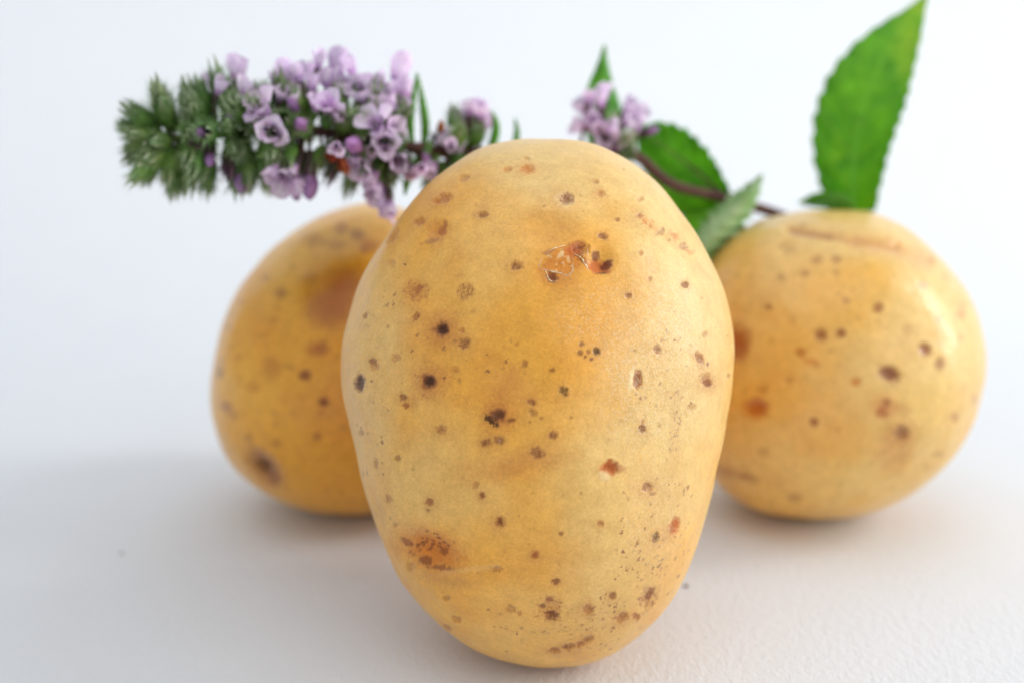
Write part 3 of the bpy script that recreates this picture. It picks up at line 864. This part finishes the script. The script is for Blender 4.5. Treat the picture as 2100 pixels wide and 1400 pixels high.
for kk, d in KIND.items():
    d['tube'] = tube_mesh(*d['t']); d['tube'].materials.append(M_TUBE)
    d['petal'] = petal_mesh(*d['p']); d['petal'].materials.append(M_PETAL)
    d['stamen'] = stamen_mesh(d['s'], .0005, 0); d['stamen'].materials.append(M_STAMEN)
DTUBE = tube_mesh(.0034, .0006, .0013); DTUBE.materials.append(M_DRY)
DPET = petal_mesh(.0026, .0011, .0034, .0013, -18, .9); DPET.materials.append(M_DRY)

def frame(p, axis, roll, s):
    q = Vector(axis).to_track_quat('Z', 'Y').to_matrix().to_4x4()
    return Matrix.Translation(Vector(p)) @ q @ Matrix.Rotation(roll, 4, 'Z') @ Matrix.Scale(s, 4)

def place_flower(px, py, dep, dx, dy, c, kind, s):
    """face of the flower at pixel, looking along (dx, dy, towards the viewer)"""
    ax = camdir(dx, dy, c)
    face = P(px, py, dep)
    d = KIND.get(kind)
    reach = .0058 * s
    base = face - ax * reach
    t = obj('flower', DTUBE if kind == 'dry' else d['tube'], None, sprig)
    roll = random.uniform(0, 6.28)
    t.matrix_world = frame(base + ax * .0020 * s, ax, roll, s)
    for k in range(4):
        pt = obj('petal', DPET if kind == 'dry' else d['petal'], None, t)
        pt.matrix_local = Matrix.Rotation(k * math.pi / 2, 4, 'Z') @ Matrix.Rotation(random.uniform(-.18, .18), 4, 'Y') @ Matrix.Scale(random.uniform(.88, 1.12) * (1.12 if k == 0 else 1), 4)
    if kind != 'dry':
        obj('stamen', d['stamen'], None, t)
    cx = obj('calyx', random.choice(CALYX), None, t)
    cx.matrix_local = Matrix.Translation((0, 0, -.0026)) @ Matrix.Scale(.9, 4)
    pedicel(base - ax * .0003 * s)

FLOWERS = [  # px, py, depth offset (m), dx, dy, towards viewer, kind, scale
    (487,148,0,.05,1,.15,'half',1.0),(433,166,.002,-.2,1,.1,'half',.62),(590,170,-.001,-.1,1,.25,'half',1.0),(640,152,.003,.1,1,0,'half',.85),(690,140,0,.1,1,.2,'half',1.1),
    (668,158,-.003,-.25,1,.4,'cup',.9),(705,182,-.003,.15,.9,.5,'cup',.95),(757,182,-.002,0,1,.4,'half',.95),(818,152,0,.15,1,.15,'half',1.1),(822,226,-.004,.3,.6,.7,'cup',.95),
    (533,218,-.008,-.35,.5,.8,'open',.95),(555,272,-.009,.15,-.15,1,'cup',1.1),(673,215,-.008,0,.2,1,'cup',.95),(765,248,-.009,-.3,.35,.9,'open',1.0),(742,190,-.005,-.3,.8,.6,'cup',.9),
    (790,290,-.009,.2,-.2,1,'cup',.95),(806,262,-.008,.4,.3,.9,'cup',.85),(580,372,-.005,-.1,-.75,.7,'open',1.15),(745,350,-.006,-.15,-.6,.8,'cup',1.0),(790,412,-.002,.1,-1,.3,'half',1.05),
    (770,395,-.004,-.2,-1,.4,'cup',.9),(845,352,-.003,.2,-.7,.6,'cup',.7),(640,170,-.004,.05,.9,.3,'cup',.7),(520,200,-.005,-.4,.8,.4,'cup',.75),(690,300,-.009,.1,-.3,1,'cup',.55),
    (972,236,.0,.15,1,.1,'half',.95),(945,250,-.002,-.2,1,.25,'half',.8),(995,252,.001,.35,1,.1,'half',.75),(915,285,-.003,-.3,.6,.6,'cup',.75),(940,300,-.003,0,.5,.8,'cup',.7),(885,348,-.002,-.2,-.7,.5,'cup',.7),
    (1240,186,0,.05,1,.3,'cup',.75),(1200,222,-.001,-.5,.8,.4,'cup',.95),(1218,250,-.004,-.4,.3,.8,'cup',1.0),(1188,258,-.001,-.9,.2,.4,'cup',.8),(1240,285,-.004,-.1,-.2,1,'open',.9),
    (1295,240,-.002,.7,.6,.5,'cup',1.05),(1288,215,.001,.5,1,.2,'half',.7),(1277,303,-.003,.5,-.4,.8,'cup',.8),(680,322,-.007,-.1,-.2,1,'dry',.75),(702,338,-.006,.3,-1,.3,'dry',.65),(640,184,-.003,.1,.8,.6,'dry',.5),(903,262,-.001,-.1,1,.5,'dry',.6)]
EXTRA = [(610,150),(655,125),(720,140),(735,165),(782,165),(800,182),(800,212),(830,185),(600,198),(565,160),(578,195),(518,238),(545,245),(562,350),(600,352),(612,372),(725,330),
    (765,365),(762,308),(782,272),(745,232),(652,212),(692,236),(770,212),(815,330),(865,345),(962,218),(985,226),(925,300),(1230,205),(1206,200),(1255,262),(1306,225),(1308,255),(1286,290),(450,180),(500,180),(760,385),(800,430)]
for (ex, ey) in EXTRA:
    sy = float(np.interp(ex, sp[:, 0], sp[:, 1]))
    dyy = (sy - ey) / 110.0
    FLOWERS.append((ex, ey, -.004 - .004 * max(0, 1 - abs(dyy)), random.uniform(-.5, .4), dyy, max(.15, 1 - abs(dyy)) + random.uniform(0, .3), random.choice(['cup', 'half', 'cup']), random.uniform(.55, .8)))
FLOWERS = [f[:7] + (f[7] * .9,) for f in FLOWERS]
def stem_depth(px):
    return float(np.interp(px, sp[:, 0], sp[:, 2]))
for f in FLOWERS:
    place_flower(f[0], f[1], stem_depth(f[0]) + f[2], *f[3:])

BUDS = [(725,297,-.008,-.3,.1,1,1.2),(617,255,-.008,0,.2,1,.95),(635,385,-.003,.05,-1,.2,1.25),(495,376,-.002,.1,-1,.2,1.0),(430,330,-.005,.1,-.7,.6,.75),(410,272,-.008,0,.1,1,.7),
        (606,392,0,.15,-1,0,1.0),(835,352,-.003,.5,-.4,.6,.9),(870,330,-.002,-.2,-.8,.4,.8),(1338,268,-.003,.9,.3,.3,.75),(1258,300,-.003,0,-.6,.8,.9),(470,240,-.007,-.2,.3,1,.5),(600,215,-.006,-.3,.6,.7,.8)]
for (px, py, do, dx, dy, c, s) in BUDS:
    ax = camdir(dx, dy, c)
    p = P(px, py, stem_depth(px) + do) - ax * .0035 * s
    t = obj('flower_bud', BUD, None, sprig)
    t.matrix_world = frame(p + ax * .0012 * s, ax, random.uniform(0, 6.28), s)
    cx = obj('calyx', random.choice(CALYX), None, t)
    cx.matrix_local = Matrix.Translation((0, 0, -.0028)) @ Matrix.Scale(.85, 4)
    pedicel(p - ax * .0016 * s)

# green calyces in whorls round the stem
def whorl(px, n, tilt, s0, s1, jit=12, r0=.0012, kind=None):
    j = int(np.argmin(np.abs(sp[:, 0] - px)))
    tan = stem_pts[max(j - 2, 0)] - stem_pts[min(j + 2, len(stem_pts) - 1)]; tan /= np.linalg.norm(tan)
    a = np.cross(tan, FWD); a /= np.linalg.norm(a); b = np.cross(tan, a)
    off = random.uniform(0, 6.28)
    for k in range(n):
        w = off + 2 * math.pi * (k + random.uniform(-.3, .3)) / n
        rad = a * math.cos(w) + b * math.sin(w)
        tl = tilt + random.uniform(-.18, .18)
        ax = rad * math.cos(tl) + tan * math.sin(tl)
        s = random.uniform(s0, s1)
        p = stem_pts[j] + tan * random.uniform(-jit, jit) * 8e-5 + rad * r0 + ax * random.uniform(.0005, .0022) * s
        o = obj('calyx', random.choice(CALYXB[:5] if px < 400 else CALYXB), None, sprig)
        o.matrix_world = frame(p, ax, random.uniform(0, 6.28), s)
        pedicel(p)
        if random.random() < .45:
            q = obj('flower_bud', GBUD, None, o)
            q.matrix_local = Matrix.Translation((0, 0, .0008))
whorl(312, 7, 1.0, .75, .95, 4, .0006)
whorl(328, 10, .62, .9, 1.15, 6)
whorl(348, 12, .15, 1.05, 1.3, 8)
whorl(392, 9, .1, .9, 1.15, 8)
whorl(414, 7, .1, .9, 1.15, 6)
whorl(436, 11, .28, 1.05, 1.3, 12)
whorl(470, 11, .0, 1.05, 1.35, 12)
whorl(508, 10, .2, 1.05, 1.3, 12)
whorl(548, 10, .05, 1.0, 1.3, 12)
whorl(625, 7, .1, .9, 1.15, 10)
whorl(590, 9, .1, .95, 1.25, 14)
whorl(668, 5, .1, .8, 1.0, 8)
whorl(712, 8, .3, .9, 1.1, 10)
whorl(745, 13, .15, 1.0, 1.25, 14)
whorl(795, 12, -.05, 1.0, 1.25, 14)
whorl(925, 9, .25, .85, 1.05, 10)
whorl(965, 9, 0, .85, 1.05, 10)
whorl(1250, 9, .1, .9, 1.1, 14)
obj('stem', mesh_from('stem', np.array(SV), SF), M_STEM, sprig)

# ---- leaves
def leaf(mid, wl, wr, el, er, mat, teeth=12, saw=.09, rib=.0006, ribmat=None, corr=.0004, label=None):
    nu, nv = 90, 17
    m = spline(mid, nu)
    jt = np.cumsum(0.7 + 0.6 * np.random.default_rng(int(mid[0][0])).random(nu)); jt = (jt - jt[0]) / (jt[-1] - jt[0])
    us = np.linspace(0, 1, nu)
    kx = np.linspace(0, 1, len(wl)); WL = np.interp(us, kx, wl)
    kx = np.linspace(0, 1, len(wr)); WR = np.interp(us, kx, wr)
    ker = np.array([1, 2, 3, 2, 1.]) / 9
    pad = lambda q: np.convolve(np.pad(q, 2, mode='edge'), ker, 'valid')
    WL, WR = pad(pad(WL)), pad(pad(WR))
    WL[-1] = WR[-1] = 0.5
    EL = np.interp(us, np.linspace(0, 1, len(el)), el); ER = np.interp(us, np.linspace(0, 1, len(er)), er)
    tg = np.gradient(m[:, :2], axis=0); tg /= np.linalg.norm(tg, axis=1)[:, None]
    pr_ = np.c_[tg[:, 1], -tg[:, 0]]              # left of travel (image y points down)
    V, UV = [], []
    for i in range(nu):
        ph = (jt[i] * teeth) % 1.0
        sw = 1 + saw * (ph if ph < .8 else (1 - ph) * 4) * 1.0 - saw * .5
        for j in range(nv):
            v = 2 * j / (nv - 1) - 1
            w, e = (WL[i], EL[i]) if v < 0 else (WR[i], ER[i])
            f = abs(v) * (1 + (sw - 1) * abs(v) ** 5)
            x = m[i, 0] + (pr_[i, 0] if v < 0 else -pr_[i, 0]) * w * f
            y = m[i, 1] + (pr_[i, 1] if v < 0 else -pr_[i, 1]) * w * f
            cz = corr * math.cos((us[i] * 7 - abs(v) * 1.5) * 2 * math.pi) * abs(v) * (1 - abs(v) * .3)
            V.append(P(x, y, m[i, 2] + e * abs(v) ** 1.4 + cz))
            UV.append((us[i], (v + 1) / 2))
    F = np.array([(i * nv + j, i * nv + j + 1, (i + 1) * nv + j + 1, (i + 1) * nv + j) for i in range(nu - 1) for j in range(nv - 1)])
    V = np.array(V)
    org = V[nv // 2].copy()
    me = mesh_from('leaf', V - org, F)
    ul = me.uv_layers.new(name='UVMap')
    UV = np.array(UV, np.float32)
    li = np.zeros(len(me.loops), np.int32); me.loops.foreach_get('vertex_index', li)
    ul.data.foreach_set('uv', UV[li].ravel())
    o = obj('leaf', me, mat, sprig)
    o.location = org
    so = o.modifiers.new('thickness', 'SOLIDIFY'); so.thickness = .00022; so.offset = 0
    if label: o['label'] = label
    pth = np.array([P(*q) for q in m]) - org
    rv, rf = tube(pth[:-3], np.linspace(rib, rib * .25, nu - 3), 6)
    obj('midrib', mesh_from('midrib', np.array(rv), rf), ribmat or mat, o)
    return o
M_RIB = mat_var('leaf_midrib', s2l(104, 180, 40), s2l(124, 196, 52), 300, .6, .3)
# tall upright leaf at the right
leaf([(1752,436,.222),(1750,400,.221),(1752,320,.220),(1772,220,.219),(1812,120,.219),(1856,50,.220),(1902,-14,.222)],
     [54,66,82,92,96,92,80,60,38,15,1], [44,56,66,72,78,80,76,66,50,27,1], [.002,.003,.004,.003,.002,.001], [-.002,-.004,-.005,-.004,-.002,0], M_LEAF, 13, .11, .0003, M_RIB,
     label='tall bright green leaf standing up behind the right potato')
# its low partner, seen edge on
leaf([(1752,428,.222),(1720,414,.219),(1680,410,.217),(1638,416,.216)], [12,19,19,14,1], [10,18,17,12,1], [.006,.008,.006,.002], [-.004,-.006,-.004,-.001], M_LEAFD, 6, .08, .0003,
     label='small dark leaf seen edge on at the foot of the tall leaf')
# broad leaf behind the shoulder of the front potato
leaf([(1508,424,.214),(1470,388,.2135),(1420,345,.213),(1360,300,.212),(1300,262,.212)], [6,68,102,104,80,48,2], [4,22,40,52,56,44,2], [.003,.005,.005,.004,.002], [-.001,-.002,-.003,-.002,0], M_LEAFD, 10, .2, .0004, M_STEM)
leaf([(1500,418,.2145),(1462,450,.2145),(1424,492,.2145),(1388,540,.215)], [3,44,58,50,1], [3,44,50,34,1], [.002,.004,.004,.001], [.002,.003,.003,.001], M_LEAFD, 8, .08, .0004)
# pale leaf turned to show its underside
leaf([(1430,528,.207),(1462,486,.206),(1505,436,.2055),(1540,395,.205),(1564,358,.206)], [20,32,36,31,20,1], [18,30,37,32,18,1], [.002,.004,.004,.002], [.003,.005,.005,.002], M_LEAFP, 9, .5, .0004, M_LEAFP, .0016,
     label='pale downy leaf turned to show its underside')
# pointed leaf above the small flower cluster
leaf([(1248,330,.206),(1236,250,.206),(1232,190,.2055),(1236,140,.205),(1240,92,.205)], [12,32,42,40,24,11,1], [12,30,40,38,24,10,1], [.002,.003,.003,.001], [.002,.003,.003,.001], M_LEAFD, 8, .07, .0003)
# small bracts
leaf([(868,306,.186),(873,262,.187),(868,215,.188),(858,160,.189)], [4,9,9,6,1], [3,7,7,4,1], [.001,.002,.001], [.001,.002,.001], M_LEAF, 4, .03, .0002)
leaf([(846,300,.184),(842,250,.183),(848,200,.183),(856,150,.184)], [3,7,7,4,1], [3,6,6,4,1], [.001,.001,.001], [.001,.001,.001], M_LEAFD, 4, .03, .0002)
leaf([(1000,320,.192),(1016,280,.192),(1018,255,.192),(1008,228,.192)], [5,9,10,7,1], [4,7,7,5,1], [.001,.001,.001], [.001,.001,.001], M_LEAFD, 3, .03, .0002)
leaf([(1056,320,.195),(1058,290,.195),(1060,268,.195),(1056,244,.195)], [4,6,6,4,1], [4,6,6,4,1], [.001,.001,.001], [.001,.001,.001], M_LEAFD, 3, .03, .0002)
leaf([(868,312,.185),(850,345,.184),(835,370,.183),(830,400,.183)], [5,11,12,8,1], [5,10,10,6,1], [.001,.001,.001], [.001,.001,.001], M_LEAFD, 3, .03, .0002)

# ------------------------------------------------------------------ crumbs on the paper
def crumb(px, py, r, label):
    ray = FWD + (px - 1050.0) / F_PX * RIGHT + (700.0 - py) / F_PX * UP
    p = CAM + ray * (-CAM[2] / ray[2])
    V, F = [], []
    nu, nv = 8, 10
    for i in range(nu + 1):
        for j in range(nv):
            t, a = math.pi * i / nu, 2 * math.pi * j / nv
            q = r * (1 + .35 * random.uniform(-1, 1))
            V.append((q * math.sin(t) * math.cos(a), q * .8 * math.sin(t) * math.sin(a), max(0, .55 * r + .55 * q * math.cos(t))))
    F = [(i * nv + j, i * nv + (j + 1) % nv, (i + 1) * nv + (j + 1) % nv, (i + 1) * nv + j) for i in range(nu) for j in range(nv)]
    o = obj('crumb', mesh_from('crumb', np.array(V), F), M_CRUMB)
    o.location = p
    o['label'] = label; o['category'] = 'crumb'
crumb(1407, 1203, .00042, 'tiny grey brown crumb on the white paper to the right of the front potato')
crumb(250, 1135, .0003, 'faint grey crumb on the bare white paper at lower left')
